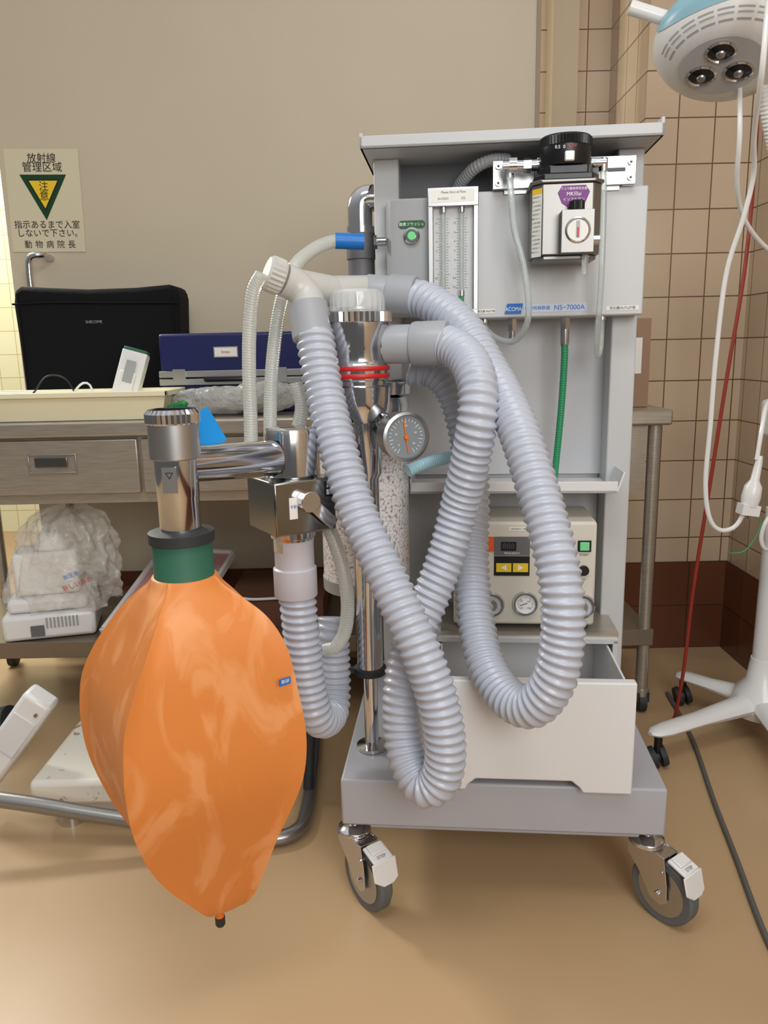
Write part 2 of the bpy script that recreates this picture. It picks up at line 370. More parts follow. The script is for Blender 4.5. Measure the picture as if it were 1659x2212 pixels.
# ------------------------------------------------------------------ vaporizer
Vp=Thing("vaporizer","silver anaesthetic vaporizer with black dial and purple label","vaporizer",(.392,.22,1.178),MF)
hexp=[(.335,.19),(.350,.172),(.437,.172),(.452,.19),(.452,.266),(.335,.266)]
Vp.part("body",[prismz(hexp,1.184,1.302),prismz([(.340,.195),(.353,.178),(.434,.178),(.447,.195),(.447,.262),(.340,.262)],1.176,1.184),prismz([(.330,.188),(.347,.168),(.440,.168),(.457,.188),(.457,.266),(.330,.266)],1.302,1.308)],'vapm',bev=.002)
Vp.part("valve_housing",[prismz([(.338,.20),(.352,.176),(.435,.176),(.449,.20),(.449,.26),(.338,.26)],1.308,1.319),prismz([(.348,.21),(.362,.184),(.428,.184),(.440,.21),(.440,.255),(.348,.255)],1.319,1.334)],'black',bev=.002)
dl=Vp.part("dial",[xf(lathe([(.043,1.334),(.044,1.336),(.044,1.366),(.043,1.367)],64),T(.393,.218,0)),xf(lathe([(.043,1.366),(.0455,1.367),(.0455,1.381),(.042,1.384)],96,knurl=((1,2),.0022)),T(.393,.218,0))],'black')
Vp.part("lock_button",box(.386,.402,.166,.180,1.336,1.352),'whitep',parent=dl,bev=.002)
Vp.text("OFF",.399,.1728,1.3605,.008,'red',parent=dl,name="dial_number")
for n,x in (("0",.385),("0.5",.374)): Vp.text(n,x,.1742,1.3600,.0075,'winkm',parent=dl,name="dial_number")
Vp.part("label_plate",[withm(prism([(.376,1.286),(.383,1.297),(.423,1.297),(.430,1.286),(.423,1.269),(.411,1.261),(.395,1.261),(.383,1.269)],.1705,.1715),'purple')],'purple',label="purple printed label")
Vp.text("アコマ動物用気化器",.403,.170,1.2915,.0050,'winkm'); Vp.text("MKⅢai",.403,.170,1.2830,.0088,'winkm'); Vp.text("イソフルラン",.403,.170,1.2740,.0062,'winkm')
Rl=T(.3425,.181,1.24)@Matrix.Rotation(rad(-50.2),4,'Z')
Vp.part("label_plate",xf(box(-.011,.011,-.0012,-.0004,-.058,.046),Rl),'paper'); Vp.part("warning_label",xf(box(-.011,.011,-.0014,-.0006,.046,.055),Rl),'yellow')
for i in range(14): Vp.part("lettering",xf(textgeo(["注意を読んで","使用すること。","引火性の薬品","とは併用不可"][i%4],.0032),Rl@T(0,-.0018,.041-i*.007)),'ink',smooth=False)
Vp.part("filler_block",[withm(box(.380,.434,.140,.175,1.184,1.253),'vapm'),withm(xf(lathe([(.0205,0),(.0215,.003),(.0185,.004),(.018,.001)],36),aim((.407,.141,1.220),(0,-1,0))),'chrome'),withm(disc((.407,1.220),.0178,.1388,28),'paper'),withm(box(.4040,.4100,.1378,.1387,1.208,1.2345),'greyp'),withm(box(.4055,.4085,.1372,.1378,1.209,1.224),'red')],'vapm',bev=.0006)
Vp.part("filler_cap",[xf(lathe([(.011,1.253),(.013,1.255),(.013,1.268),(.0105,1.270)],24,knurl=((1,2),.001)),T(.407,.157,0))],'black')
Vp.part("drain_knob",[cyl((.434,.157,1.205),(.446,.157,1.205),.0085,seg=8),cyl((.430,.157,1.205),(.436,.157,1.205),.004)],'satin')
Vp.part("drain_tube",[cyl((.425,.17,1.184),(.425,.17,1.150),.0055)],'clear')
Vp.part("inlet_fitting",[cyl((.345,.235,1.345),(.285,.235,1.345),.010),cyl((.335,.235,1.345),(.322,.235,1.345),.013,seg=6),cyl((.310,.235,1.345),(.296,.235,1.345),.015),cyl((.297,.235,1.352),(.297,.235,1.325),.008),cyl((.360,.235,1.345),(.345,.235,1.345),.013)],'chrome')
Vp.part("outlet_fitting",[cyl((.44,.235,1.345),(.466,.235,1.345),.009),cyl((.462,.235,1.352),(.462,.235,1.33),.008)],'chrome')
def hosething(name,label,pts,r,material,M=I4,group=None,rib=None):
    g=ribbed(pts,r,rib[0],rib[1],seg=rib[2] if len(rib)>2 else 18,n=rib[3] if len(rib)>3 else 6) if rib else tube(pts,r)
    return single(name,label,"hose" if rib else "tube",[g],material,M=M,group=group)
hosething("gas_tube","clear soft tube looping from the vaporizer inlet to the panel",[(.297,.235,1.335),(.300,.215,1.29),(.305,.205,1.235),(.322,.20,1.17),(.333,.205,1.10),(.328,.22,1.06),(.308,.25,1.038),(.278,.285,1.046),(.259,.31,1.066),(.257,.31,1.079)],.006,'clear',M=MF)
hosething("gas_tube","clear soft tube hanging from the vaporizer outlet to the panel",[(.462,.235,1.34),(.463,.225,1.28),(.464,.225,1.15),(.465,.25,1.05),(.468,.27,1.018),(.475,.29,1.008),(.482,.305,1.03),(.483,.31,1.079)],.0055,'clear',M=MF)
hosething("oxygen_hose","green braided oxygen hose hanging below the panel",[(.413,.31,1.035),(.414,.312,1.0),(.412,.325,.9),(.405,.335,.78),(.404,.335,.755)],.0072,'greenh',M=MF,rib=(.0008,.005,12,5))
hosething("scavenging_hose","grey corrugated tube arching behind the flow panel",[(.20,.37,1.33),(.215,.34,1.345),(.24,.31,1.362),(.27,.305,1.372),(.30,.32,1.375)],.012,'greyp',M=MF,rib=(.0016,.006,16,5))
# ------------------------------------------------------------------ ventilator
Vn=Thing("ventilator","beige ventilator box with display, buttons and round gauges","ventilator",(.336,.33,.466),MF)
Vn.part("housing",[box(.196,.477,.24,.40,.476,.690)],'ventb',bev=.006)
for x in (.215,.458):
    for y in (.26,.38): Vn.part("foot",[cyl((x,y,.4665),(x,y,.478),.010)],'rubber')
Vn.part("display",[withm(box(.277,.347,.2375,.2400,.622,.660),'greyd'),withm(box(.290,.320,.2366,.2376,.632,.650),'hdark')],'greyd')
Vn.text("888",.305,.2362,.641,.016,'seg',name="display_digits"); Vn.text("FREQUENCY",.312,.2372,.6265,.0055,'winkm')
Vn.part("indicator_panel",box(.255,.276,.2375,.240,.630,.660),'orangel')
Vn.part("button_panel",[withm(box(.277,.347,.238,.240,.580,.620),'black'),withm(box(.281,.311,.2368,.238,.588,.606),'yellow'),withm(box(.314,.344,.2368,.238,.588,.606),'yellow')],'black')
Vn.part("button_arrow",[prism([(.290,.597),(.301,.591),(.301,.603)],.2362,.2368)],'winkm'); Vn.part("button_arrow",prism([(.335,.597),(.324,.591),(.324,.603)],.2362,.2368),'winkm')
Vn.part("label_plate",box(.305,.372,.2392,.2400,.672,.680),'paper'); Vn.text("FREQUENCY   INSP. TIME   VOLUME",.338,.2388,.676,.0036,'ink')
Vn.part("start_button",[withm(box(.440,.466,.2365,.240,.630,.653),'black'),withm(box(.444,.462,.234,.237,.633,.650),'greenl')],'black',bev=.001); Vn.text("START",.453,.2396,.623,.0062,'ink')
Vn.part("jack",[withm(cyl((.453,.24,.592),(.453,.233,.592),.010),'black')],'black'); Vn.text("JET",.453,.2396,.572,.006,'ink')
for gx,gz,fc in ((.273,.519,'enamel'),(.340,.522,'winkm'),(.452,.517,'enamel')):
    gg=Vn.part("gauge",[withm(xf(lathe([(.024,0),(.026,.004),(.0235,.010),(.020,.0095),(.0195,.004)],40),aim((gx,.241,gz),(0,-1,0))),'chrome'),withm(disc((gx,gz),.0198,.2362,32),fc)],'chrome')
    if fc=='winkm':
        tk=[]
        for i in range(19):
            a=rad(225-i*15); m=Matrix.Translation((gx,.2358,gz))@Matrix.Rotation(-a,4,'Y'); tk.append(xf(box(.0135 if i%3 else .0115,.0165,0,.0003,-.0003,.0003),m))
        tk.append(xf(box(-.004,.012,-.0004,0,-.0006,.0006),Matrix.Translation((gx,.2358,gz))@Matrix.Rotation(rad(-200),4,'Y')))
        Vn.part("gauge_scale",tk,'ink',parent=gg,smooth=False)
        for n,dx,dz in (("0",-.007,-.009),("0.2",-.008,.006),("0.4",.007,.005),("0.6",.007,-.009)): Vn.text(n,gx+dx,.2356,gz+dz,.005,'ink',parent=gg,name="gauge_number")
    else:
        Vn.part("gauge_centre",[cyl((gx,.2362,gz),(gx,.230,gz),.011,seg=24)],'satin',parent=gg)
# ------------------------------------------------------------------ absorber
PX,PY=-.033,1.385
HX=PX-.006
Ab=Thing("carbon_dioxide_absorber","chrome absorber stand with granule canister, gauge and side arm","medical equipment",(PX,PY,.262))
Ab.part("pole",[xf(lathe([(.030,.263),(.030,.270),(.0135,.272),(.0135,.43)],32),T(PX,PY,0)),xf(lathe([(.0255,.425),(.0255,.80),(.0315,.81),(.0315,.93)],40),T(PX,PY,0))],'chrome',label="polished chrome tubular pole")
Ab.part("clamp",[xf(lathe([(.026,.418),(.031,.420),(.031,.432),(.026,.434)],32),T(PX,PY,0)),box(PX-.045,PX-.025,PY-.006,PY+.006,.421,.431)],'rubber')
Ab.part("valve_head",[xf(lathe([(.026,.90),(.046,.905),(.054,.925),(.055,.94),(.055,.965),(.050,.968),(.050,.975),(.053,.978),(.053,1.0),(.049,1.004),(.047,1.012),(.050,1.03),(.054,1.065),(.054,1.078)],48),T(HX,PY,0)),cyl((HX,PY,1.037),(PX+.075,PY-.005,1.037),.030)],'chrome')
Ab.part("seal_ring",[xf(lathe([(.0535,.980),(.0547,.982),(.0547,.986),(.0535,.988)],48),T(HX,PY,0))],'red',label="red seal ring")
Ab.part("seal_ring",[xf(lathe([(.0535,.993),(.0547,.995),(.0547,.999),(.0535,1.001)],48),T(HX,PY,0))],'red',label="red seal ring")
Ab.part("locking_ring",[xf(lathe([(.052,1.074),(.060,1.076),(.060,1.092),(.050,1.095)],72,knurl=((1,2),.004)),T(HX,PY,0))],'chrome',angle=20)
Ab.part("valve_dome",[xf(lathe([(.048,1.094),(.0485,1.114),(.046,1.125),(.039,1.130),(.02,1.131)],48,knurl=((0,1),.0015)),T(HX,PY,0))],'dome',angle=15,label="clear plastic dome")
Ab.part("valve_disc",[xf(lathe([(.036,1.097),(.036,1.101)],32),T(HX,PY,0)),xf(lathe([(.004,1.10),(.004,1.122)],12),T(HX,PY,0))],'satin')
CX,CY=-.037,1.500
cn=Ab.part("canister",[xf(lathe([(.087,.585),(.087,.915)],64),T(CX,CY,0))],'gran',label="clear canister filled with white granules")
Ab.part("canister_cap",[xf(lathe([(.05,.91),(.089,.912),(.090,.925),(.085,.94),(.060,.946)],56),T(CX,CY,0)),xf(lathe([(.066,.945),(.066,.968),(.058,.973)],44),T(CX+.028,CY+.01,0))],'chrome',parent=cn)
Ab.part("canister_base",[xf(lathe([(.05,.555),(.088,.560),(.089,.585),(.07,.587)],56),T(CX,CY,0)),xf(lathe([(.02,.53),(.03,.535),(.03,.556)],30),T(CX,CY,0))],'greyp',parent=cn)
Ab.part("bracket",[box(PX-.02,PX+.02,PY,CY-.05,.925,.94)],'chrome'); Ab.part("bracket",box(PX-.02,PX+.02,PY,CY-.03,.562,.575),'chrome')
# pressure gauge
gd=Vector((.36,-.93,0)).normalized(); gp=Vector((.030,1.345,.881))
G=aim(gp,gd)
ga=Ab.part("pressure_gauge",[withm(xf(lathe([(.030,-.012),(.040,-.010),(.0415,0),(.0415,.022),(.043,.026),(.043,.032),(.038,.034),(.0365,.028)],56),G),'satin'),withm(xf(lathe([(.0364,.0275),(.0364,.0282)],48),G),'dial'),withm(cyl((PX+.015,PY-.01,.92),(gp.x,gp.y,.905),.007),'chrome'),withm(cyl((PX+.01,PY,.885),(gp.x,gp.y+.005,.885),.009),'chrome')],'satin')
fx=Vector((-gd.y,gd.x,0)); 
def onface(px,pz,h=.0288): return gp+gd*h+fx*px+Vector((0,0,pz))
GF=Matrix(((fx.x,-gd.x,0,0),(fx.y,-gd.y,0,0),(0,0,1,0),(0,0,0,1)))
tk=[]
for i in range(25):
    a=rad(240-i*12.5); m=T(*onface(0,0,.0286))@GF@Matrix.Rotation(-a,4,'Y'); tk.append(xf(box(.027 if i%4 else .0235,.0315,0,.0004,-.0004,.0004),m))
Ab.part("gauge_scale",tk,'winkm',parent=ga,smooth=False)
for n,a in (("0",225),("20",165),("40",90),("60",20),("80",-40)):
    q=onface(.019*math.cos(rad(a)),.019*math.sin(rad(a)),.0292); Ab.part("gauge_number",xf(textgeo(n,.005),T(*q)@GF),'winkm',parent=ga,smooth=False)
Ab.part("gauge_needle",[xf(box(-.028,.029,-.001,0,-.0011,.0011),T(*onface(0,0,.0295))@GF@Matrix.Rotation(rad(-98),4,'Y')),cyl(onface(0,0,.028),onface(0,0,.032),.004)],'orangep',parent=ga)
# valve block + arm
BX,BY=-.155,1.265
Rb=T(BX,BY,0)@Matrix.Rotation(rad(32),4,'Z')
sv=Ab.part("selector_valve",[withm(xf(box(-.055,.055,-.055,.055,.738,.826),Rb),'chromed')],'chromed',bev=.003,label="square chrome selector valve block")
Ab.part("valve_cap",[xf(lathe([(.040,.826),(.043,.83),(.043,.897),(.041,.905),(.034,.907)],48),T(BX+.004,BY,0))],'chrome',parent=sv)
Ab.part("outlet_neck",[xf(lathe([(.034,.700),(.034,.722),(.038,.724),(.038,.738)],40),T(BX,BY,0))],'chrome',parent=sv)
Rv=Matrix.Rotation(rad(45),4,'Y')
lv=[xf(box(-.010,.060,-.018,-.008,-.010,.010),Rb@T(.0,-.055,.793)@Rv),xf(cyl((0,-.02,.793),(0,0,.793),.017),Rb@T(0,-.055,0))]
Ab.part("lever",lv,'chrome',parent=sv,bev=.001)
Ab.part("label_plate",xf(box(-.03,-.016,-.0565,-.055,.765,.80),Rb),'paper',parent=sv); Ab.part("label_plate",xf(box(.035,.048,-.0565,-.055,.795,.82),Rb),'hdark',parent=sv)
Ab.part("lettering",xf(textgeo("手動",.006),Rb@T(-.023,-.0572,.785)),'bluel',parent=sv,smooth=False)
Ab.part("lettering",xf(textgeo("自",.010),Rb@T(.0415,-.0572,.814)),'winkm',parent=sv,smooth=False)
Ab.part("lettering",xf(textgeo("動",.010),Rb@T(.0415,-.0572,.802)),'winkm',parent=sv,smooth=False)
Ab.part("connecting_arm",[cyl((BX,BY+.0,.8),(PX-.015,PY,.8),.016)],'chrome')
TX,TY=-.285,1.05
arm=Ab.part("bag_arm",[cyl((TX,TY,.880),(BX-.025,BY-.045,.862),.0260,.0290,seg=40),xf(lathe([(.0285,.775),(.0285,.835),(.0292,.837),(.0292,.892)],44),T(TX,TY,0))],'chrome',label="polished chrome bag arm tube")
Ab.part("relief_valve_cap",[withm(xf(lathe([(.030,.888),(.0345,.890),(.0345,.936)],48),T(TX,TY,0)),'satin'),withm(xf(lathe([(.0345,.936),(.0370,.938),(.0370,.950),(.032,.956),(.01,.957)],60,knurl=((1,2),.003)),T(TX,TY,0)),'chrome')],'satin',parent=arm,angle=20)
Ab.part("label_plate",[box(TX-.012,TX+.008,TY-.0305,TY-.0295,.845,.880)],'satin',parent=arm)
Ab.text("▽",TX-.002,TY-.031,.868,.012,'ink',parent=arm); 
# ------------------------------------------------------------------ breathing bag
Bg=Thing("breathing_bag","large orange ribbed rubber breathing bag hanging from a green collar","breathing bag",(TX,TY,.146))
prof=[(.722,.046,2.0),(.708,.058,1.6),(.690,.082,1.25),(.662,.114,1.04),(.62,.144,.96),(.57,.165,.93),(.52,.176,.92),(.47,.178,.92),(.42,.170,.92),(.37,.150,.92),(.32,.124,.93),(.275,.097,.94),(.238,.073,.97),(.212,.056,1.02),(.196,.042,1.12),(.187,.028,1.3),(.183,.012,1.6)]
pr=[]
PP=[Vector(p) for p in prof]; PP=[PP[0]*2-PP[1]]+PP+[PP[-1]*2-PP[-2]]
for i in range(1,len(PP)-2):
    for k in range(6):
        t=k/6; a,b,c,e=PP[i-1],PP[i],PP[i+1],PP[i+2]
        q=.5*((2*b)+(c-a)*t+(2*a-5*b+4*c-e)*t*t+(3*b-a-3*c+e)*t**3); pr.append((q.x,q.y,q.z))
pr.append(prof[-1])
seg=192; bv=[];bf=[]
th0=rad(-103)
def sm(x): x=max(0,min(1,x)); return x*x*(3-2*x)
def bdx(z): return .006*sm((z-.55)/.12)*sm((.725-z)/.06)-.010*sm((.66-z)/.12)+.030*sm((.36-z)/.19)**1.2
for z,r,n in pr:
    dx=bdx(z)
    for k in range(seg):
        a=2*math.pi*k/seg; c_,s_=abs(math.cos(a)),abs(math.sin(a))
        rr=r*(c_**n+s_**n)**(-1.0/n)
        dd=min(a%(math.pi/2),math.pi/2-a%(math.pi/2)); rr=rr*.985+ .006*math.exp(-(dd/.03)**2)*min(1,r/.1)
        bv.append((TX+dx+rr*math.cos(a+th0),TY+rr*.96*math.sin(a+th0),z))
for i in range(len(pr)-1):
    for k in range(seg):
        k2=(k+1)%seg; bf.append((i*seg+k,(i+1)*seg+k,(i+1)*seg+k2,i*seg+k2))
bf.append(tuple(range(seg))); bf.append(tuple(reversed(range((len(pr)-1)*seg,len(pr)*seg))))
Bg.part("bag",(bv,bf),'orange',angle=70)
Bg.part("collar",[xf(lathe([(.044,.708),(.0455,.715),(.042,.72),(.0415,.77),(.040,.775)],48),T(TX,TY,0))],'green',label="dark green rubber collar")
Bg.part("neck_ring",[xf(lathe([(.036,.770),(.0455,.772),(.0455,.786),(.036,.789)],48),T(TX,TY,0))],'rubber',label="black rubber ring")
TP=T(TX+.014,TY,0)
Bg.part("tail_plug",[withm(xf(lathe([(.009,.194),(.009,.178),(.006,.174),(.007,.160)],20),TP),'orangep'),withm(xf(lathe([(.0078,.163),(.0078,.150),(.006,.147)],20),TP),'rubber')],'orangep')
# maker sticker near the outer ridge
an=rad(-103+90-4); rs=.153
Sm=T(TX-.004+rs*math.cos(an),TY+rs*.96*math.sin(an)-.010,.580)@Matrix.Rotation(rad(38),4,'Z')
Bg.part("sticker",xf(box(-.009,.009,-.0006,.0006,-.005,.005),Sm),'bluel'); Bg.part("lettering",xf(textgeo("寿研",.007),Sm@T(0,-.001,0)),'winkm',smooth=False)
# ------------------------------------------------------------------ breathing hoses
GH="corrugated breathing hoses"
def bhose(label,pts,cuffs,r=.0335,pitch=.0142,material='hose'):
    base=min(pts,key=lambda p:p[2]); H=Thing("breathing_hose",label,"hose",base,group=GH)
    H.part("corrugated_tube",ribbed(pts,r,.0042,pitch,seg=36,n=10,pw=1.1),material,angle=80)
    for prof,p0,d,m in cuffs: H.part("cuff",xf(lathe(prof,44),aim(p0,d)),m)
    return H
cuffp=[(.029,0),(.0335,.001),(.0335,.040),(.0325,.043),(.0365,.045),(.0375,.050),(.0375,.092),(.036,.094),(.028,.095)]
cuffq=[(.029,0),(.0335,.001),(.0335,.045),(.0325,.048),(.0370,.050),(.0382,.055),(.0382,.108),(.0365,.111),(.028,.112)]
Ahose=[(-.112,1.345,1.058),(-.108,1.335,1.03),(-.097,1.31,.965),(-.075,1.265,.875),(-.045,1.22,.776),(-.013,1.185,.708),(.019,1.15,.641),(.049,1.125,.577),(.074,1.112,.505),(.087,1.105,.44),(.088,1.105,.390),(.078,1.11,.352),(.055,1.125,.336),(.033,1.155,.358),(.023,1.18,.40),(.024,1.20,.462),(.038,1.225,.53),(.075,1.25,.610),(.105,1.265,.685),(.127,1.27,.765),(.143,1.25,.845),(.153,1.235,.92),(.154,1.255,.975),(.142,1.300,1.012),(.118,1.338,1.032),(.085,1.358,1.037),(.060,1.367,1.037)]
bhose("blue-grey corrugated breathing hose looping low in front of the drawer",Ahose,
 [([(.028,0),(.034,.002),(.0345,.06),(.031,.064)],(-.124,1.365,1.108),(.14,-.28,-.95),'cuff'),
  (cuffq,(.010,1.385,1.037),(.95,-.31,.0),'cuff')])
Bhose=[(.062,1.462,1.120),(.090,1.435,1.110),(.142,1.38,1.066),(.183,1.32,.99),(.205,1.26,.935),(.222,1.20,.875),(.246,1.12,.762),(.258,1.08,.68),(.260,1.07,.61),(.249,1.07,.54),(.222,1.095,.486),(.190,1.15,.478),(.165,1.22,.51),(.155,1.29,.585),(.155,1.345,.675),(.162,1.385,.765),(.157,1.42,.86),(.135,1.44,.945),(.10,1.455,.985),(.055,1.465,.995)]
bhose("blue-grey corrugated breathing hose hanging in a long loop before the ventilator",Bhose,
 [(cuffp,(-.022,1.492,1.133),(.93,-.33,-.12),'cuff')])
Chose=[(-.153,1.262,.645),(-.151,1.262,.60),(-.147,1.262,.53),(-.140,1.263,.45),(-.131,1.27,.395),(-.118,1.295,.368),(-.106,1.335,.365),(-.102,1.362,.40),(-.102,1.368,.46),(-.102,1.37,.50),(-.10,1.38,.535)]
bhose("short blue-grey corrugated hose curving below the valve block",Chose,
 [([(.036,0),(.037,.002),(.037,.050),(.0335,.053),(.0335,.098),(.0345,.10),(.030,.102)],(-.154,1.264,.618),(0,0,1),'cuffw')],r=.0325)
# Y connector
Yc=Thing("tube_connector","frosted white plastic three-way tube connector with ribbed cap","connector",(-.135,1.40,1.10))
Yc.part("body",[tube([(-.165,1.375,1.150),(-.145,1.385,1.140),(-.128,1.385,1.122),(-.121,1.372,1.10),(-.116,1.358,1.078)],.0285,seg=32),cyl((-.140,1.395,1.138),(-.085,1.445,1.133),.030,.0275,seg=36),cyl((-.085,1.445,1.133),(-.018,1.492,1.138),.0275,.0265,seg=36)],'transl')
Yc.part("cap",xf(lathe([(.026,-.004),(.030,0),(.031,.004),(.031,.022),(.028,.026)],44,knurl=((2,3),.0028)),aim((-.188,1.362,1.160),(.85,.35,-.35))),'transl',angle=20)
GS="thin translucent tubes"
def thin(label,pts,fit=None):
    H=Thing("corrugated_tube",label,"tube",min(pts,key=lambda p:p[2]),group=GS)
    H.part("tube",ribbed(pts,.0125,.0005,.0046,seg=16,n=5),'ribclear',angle=80)
    if fit: H.part("fitting",cyl(*fit[:3],seg=24),fit[3])
thin("translucent corrugated tube with blue fitting at the panel",[(-.045,1.545,1.232),(-.085,1.54,1.232),(-.125,1.51,1.212),(-.158,1.47,1.175),(-.180,1.44,1.11),(-.195,1.42,1.02),(-.203,1.41,.93),(-.203,1.39,.85),(-.19,1.35,.80)],((-.028,1.548,1.231),(-.082,1.541,1.233),.0148,'bluef'))
thin("translucent corrugated tube dropping from the connector cap",[(-.198,1.360,1.158),(-.215,1.365,1.13),(-.226,1.37,1.07),(-.231,1.37,1.0),(-.233,1.37,.92),(-.232,1.36,.86),(-.215,1.33,.81)])
thin("translucent corrugated tube curling beside the short hose",[(-.100,1.30,.735),(-.085,1.29,.70),(-.072,1.285,.65),(-.067,1.285,.595),(-.073,1.285,.545),(-.090,1.285,.515),(-.108,1.295,.505)])
thin("translucent corrugated tube behind the valve cap",[(-.150,1.37,.975),(-.142,1.37,.93),(-.155,1.37,.87),(-.15,1.37,.80)])
single("corrugated_tube","short light blue corrugated tube beside the canister","tube",[ribbed([(.046,1.42,.806),(.075,1.435,.815),(.105,1.46,.819),(.150,1.50,.817),(.2,1.53,.79)],.0120,.0016,.006,16,5)],'blueh')
sp=Thing("exhaust_pipe","chrome elbow pipe with grey corrugated coupling behind the flow panel","pipe",(-.036,1.665,.95))
sp.part("elbow",[tube([(-.036,1.668,1.255),(-.036,1.668,1.305),(-.034,1.668,1.322),(-.025,1.668,1.330),(-.005,1.668,1.331),(.04,1.668,1.331)],.026,step=.005,seg=28),cyl((-.036,1.668,1.262),(-.036,1.668,1.275),.029)],'chrome')
sp.part("coupling",[xf(lathe([(.026,1.165),(.0275,1.167),(.0275,1.21),(.030,1.212),(.030,1.262),(.027,1.264)],36),T(-.036,1.668,0))],'greyd')
sp.part("corrugated_tube",ribbed([(-.036,1.668,1.18),(-.036,1.668,1.1),(-.034,1.67,.96)],.025,.003,.009,20,6),'greyd')
# ------------------------------------------------------------------ work table
Tb=Thing("work_table","long brushed stainless steel work table with drawers and lower shelf","table",(-.27,2.25,0))
Tb.part("tabletop",[box(-1.32,.757,2.0,2.50,.820,.860)],'steel',bev=.006)
Tb.part("apron",[box(-1.30,.70,2.03,2.05,.64,.820),box(.68,.70,2.05,2.48,.66,.820),box(-1.3,.70,2.46,2.48,.66,.820)],'steel')
for x0,x1 in ((-1.29,-.645),(-.635,.02),(.03,.62)):
    d=Tb.part("drawer",[box(x0,x1,2.012,2.03,.668,.812)],'steel',bev=.003)
    cx=-.870 if x0<-1 else (x0+x1)/2
    Tb.part("handle",[withm(box(cx-.064,cx-.060,2.006,2.012,.727,.775),'satin'),withm(box(cx+.060,cx+.064,2.006,2.012,.727,.775),'satin'),withm(box(cx-.064,cx+.064,2.006,2.012,.773,.777),'satin'),withm(box(cx-.064,cx+.064,2.006,2.012,.725,.729),'satin'),withm(box(cx-.045,cx+.04,2.0045,2.012,.742,.768),'chromed')],'satin',parent=d,bev=.001)
for x in (-1.27,.722):
    for y_ in (2.035,2.46):
        Tb.part("leg",[cyl((x,y_,.06),(x,y_,.822),.017),cyl((x,y_,.04),(x,y_,.07),.022)],'steel')
        Tb.part("caster",[xf(lathe([(.022,-.012),(.03,-.010),(.03,.010),(.022,.012)],24),T(x,y_,.03)@Matrix.Rotation(rad(90),4,'Y')),box(x-.018,x+.018,y_-.02,y_+.02,.035,.062)],'rubber')
Tb.part("lower_shelf",[box(-1.29,.742,2.02,2.48,.228,.250),box(-1.29,.742,2.015,2.025,.205,.252)],mat("dull_steel",(132,121,106),.35,.6),bev=.002)
# items on the table
Cs=Thing("carrying_case","black padded nylon carrying case standing on the steel table","bag",(-.83,2.42,.86))
cp=[(-1.072,.861),(-.606,.861),(-.600,.90),(-.597,1.10),(-.592,1.19),(-.598,1.222),(-.62,1.228),(-.72,1.221),(-.86,1.219),(-.98,1.226),(-1.055,1.232),(-1.076,1.222),(-1.083,1.18),(-1.078,1.05),(-1.076,.90)]
Cs.part("body",[prism(cp,2.35,2.485)],'fabric',bev=.014)
Cs.part("lid_seam",[tube([(-1.082,2.347,1.180),(-.96,2.346,1.183),(-.75,2.346,1.178),(-.594,2.347,1.175)],.003),tube([(-1.066,2.350,.88),(-1.066,2.348,1.21)],.003),tube([(-.612,2.350,.88),(-.612,2.348,1.21)],.003)],'fabric')
Cs.text("SHECOME",-.848,2.3485,1.125,.011,'greyp')
Bc=Thing("tool_case","dark blue hard case with aluminium rim on the steel table","case",(-.41,2.27,.86))
Bc.part("shell",[box(-.622,-.2,2.205,2.335,.861,.945),box(-.622,-.2,2.205,2.335,.975,1.083)],'blue',bev=.008)
Bc.part("rim",[box(-.626,-.196,2.201,2.339,.940,.958),box(-.626,-.196,2.201,2.339,.962,.980)],'satin',bev=.001)
Bc.part("handle",[tube([(-.49,2.202,.955),(-.485,2.185,.955),(-.39,2.185,.955),(-.385,2.202,.955)],.006)],'black')
Bc.part("latch",[box(-.585,-.550,2.194,2.202,.945,.985)],'satin')
Bc.part("latch",[box(-.30,-.265,2.194,2.202,.945,.985)],'satin')
Bc.part("name_plate",[withm(box(-.468,-.400,2.201,2.206,1.015,1.045),'satin'),withm(box(-.465,-.403,2.2003,2.201,1.018,1.042),'paper')],'paper'); Bc.text("Imev",-.434,2.1998,1.030,.013,'red')
def traygeo(x0,x1,y0,y1,z0,z1,t=.004,fl=.02):
    o=[(x0+fl,y0+fl,z0),(x1-fl,y0+fl,z0),(x1-fl,y1-fl,z0),(x0+fl,y1-fl,z0),(x0,y0,z1),(x1,y0,z1),(x1,y1,z1),(x0,y1,z1),
       (x0+t,y0+t,z1),(x1-t,y0+t,z1),(x1-t,y1-t,z1),(x0+t,y1-t,z1),(x0+fl+t,y0+fl+t,z0+t),(x1-fl-t,y0+fl+t,z0+t),(x1-fl-t,y1-fl-t,z0+t),(x0+fl+t,y1-fl-t,z0+t)]
    f=[(0,3,2,1),(12,13,14,15)]
    for i in range(4):
        j=(i+1)%4; f+=[(i,j,j+4,i+4),(i+4,j+4,j+8,i+8),(i+8,j+8,j+12,i+12)]
    return o,f
single("plastic_tray","shallow cream plastic tray on the steel table","tray",[traygeo(-1.08,-.558,2.008,2.190,.861,.932,.006,.02),box(-1.086,-.552,2.002,2.010,.922,.936),box(-.560,-.552,2.002,2.196,.922,.936),box(-1.086,-.552,2.188,2.196,.922,.936)],'cream',bev=.002)
dv=Thing("handheld_device","white handheld device with green end leaning in the cream tray","device",(-.70,2.11,.866))
Rd=T(-.712,2.10,.867)@Matrix.Rotation(rad(16),4,'Y')@Matrix.Rotation(rad(-12),4,'X')
dv.part("body",[xf(box(-.034,.034,-.015,.02,.004,.178),Rd),xf(box(-.024,.020,-.022,-.015,.03,.12),Rd)],'whitep',bev=.006)
dv.part("screen",[xf(box(-.012,.014,-.0235,-.0222,.09,.15),Rd)],'greyp')
dv.part("end_cap",[xf(box(-.032,.032,-.014,.019,.176,.186),Rd)],'green',bev=.003)
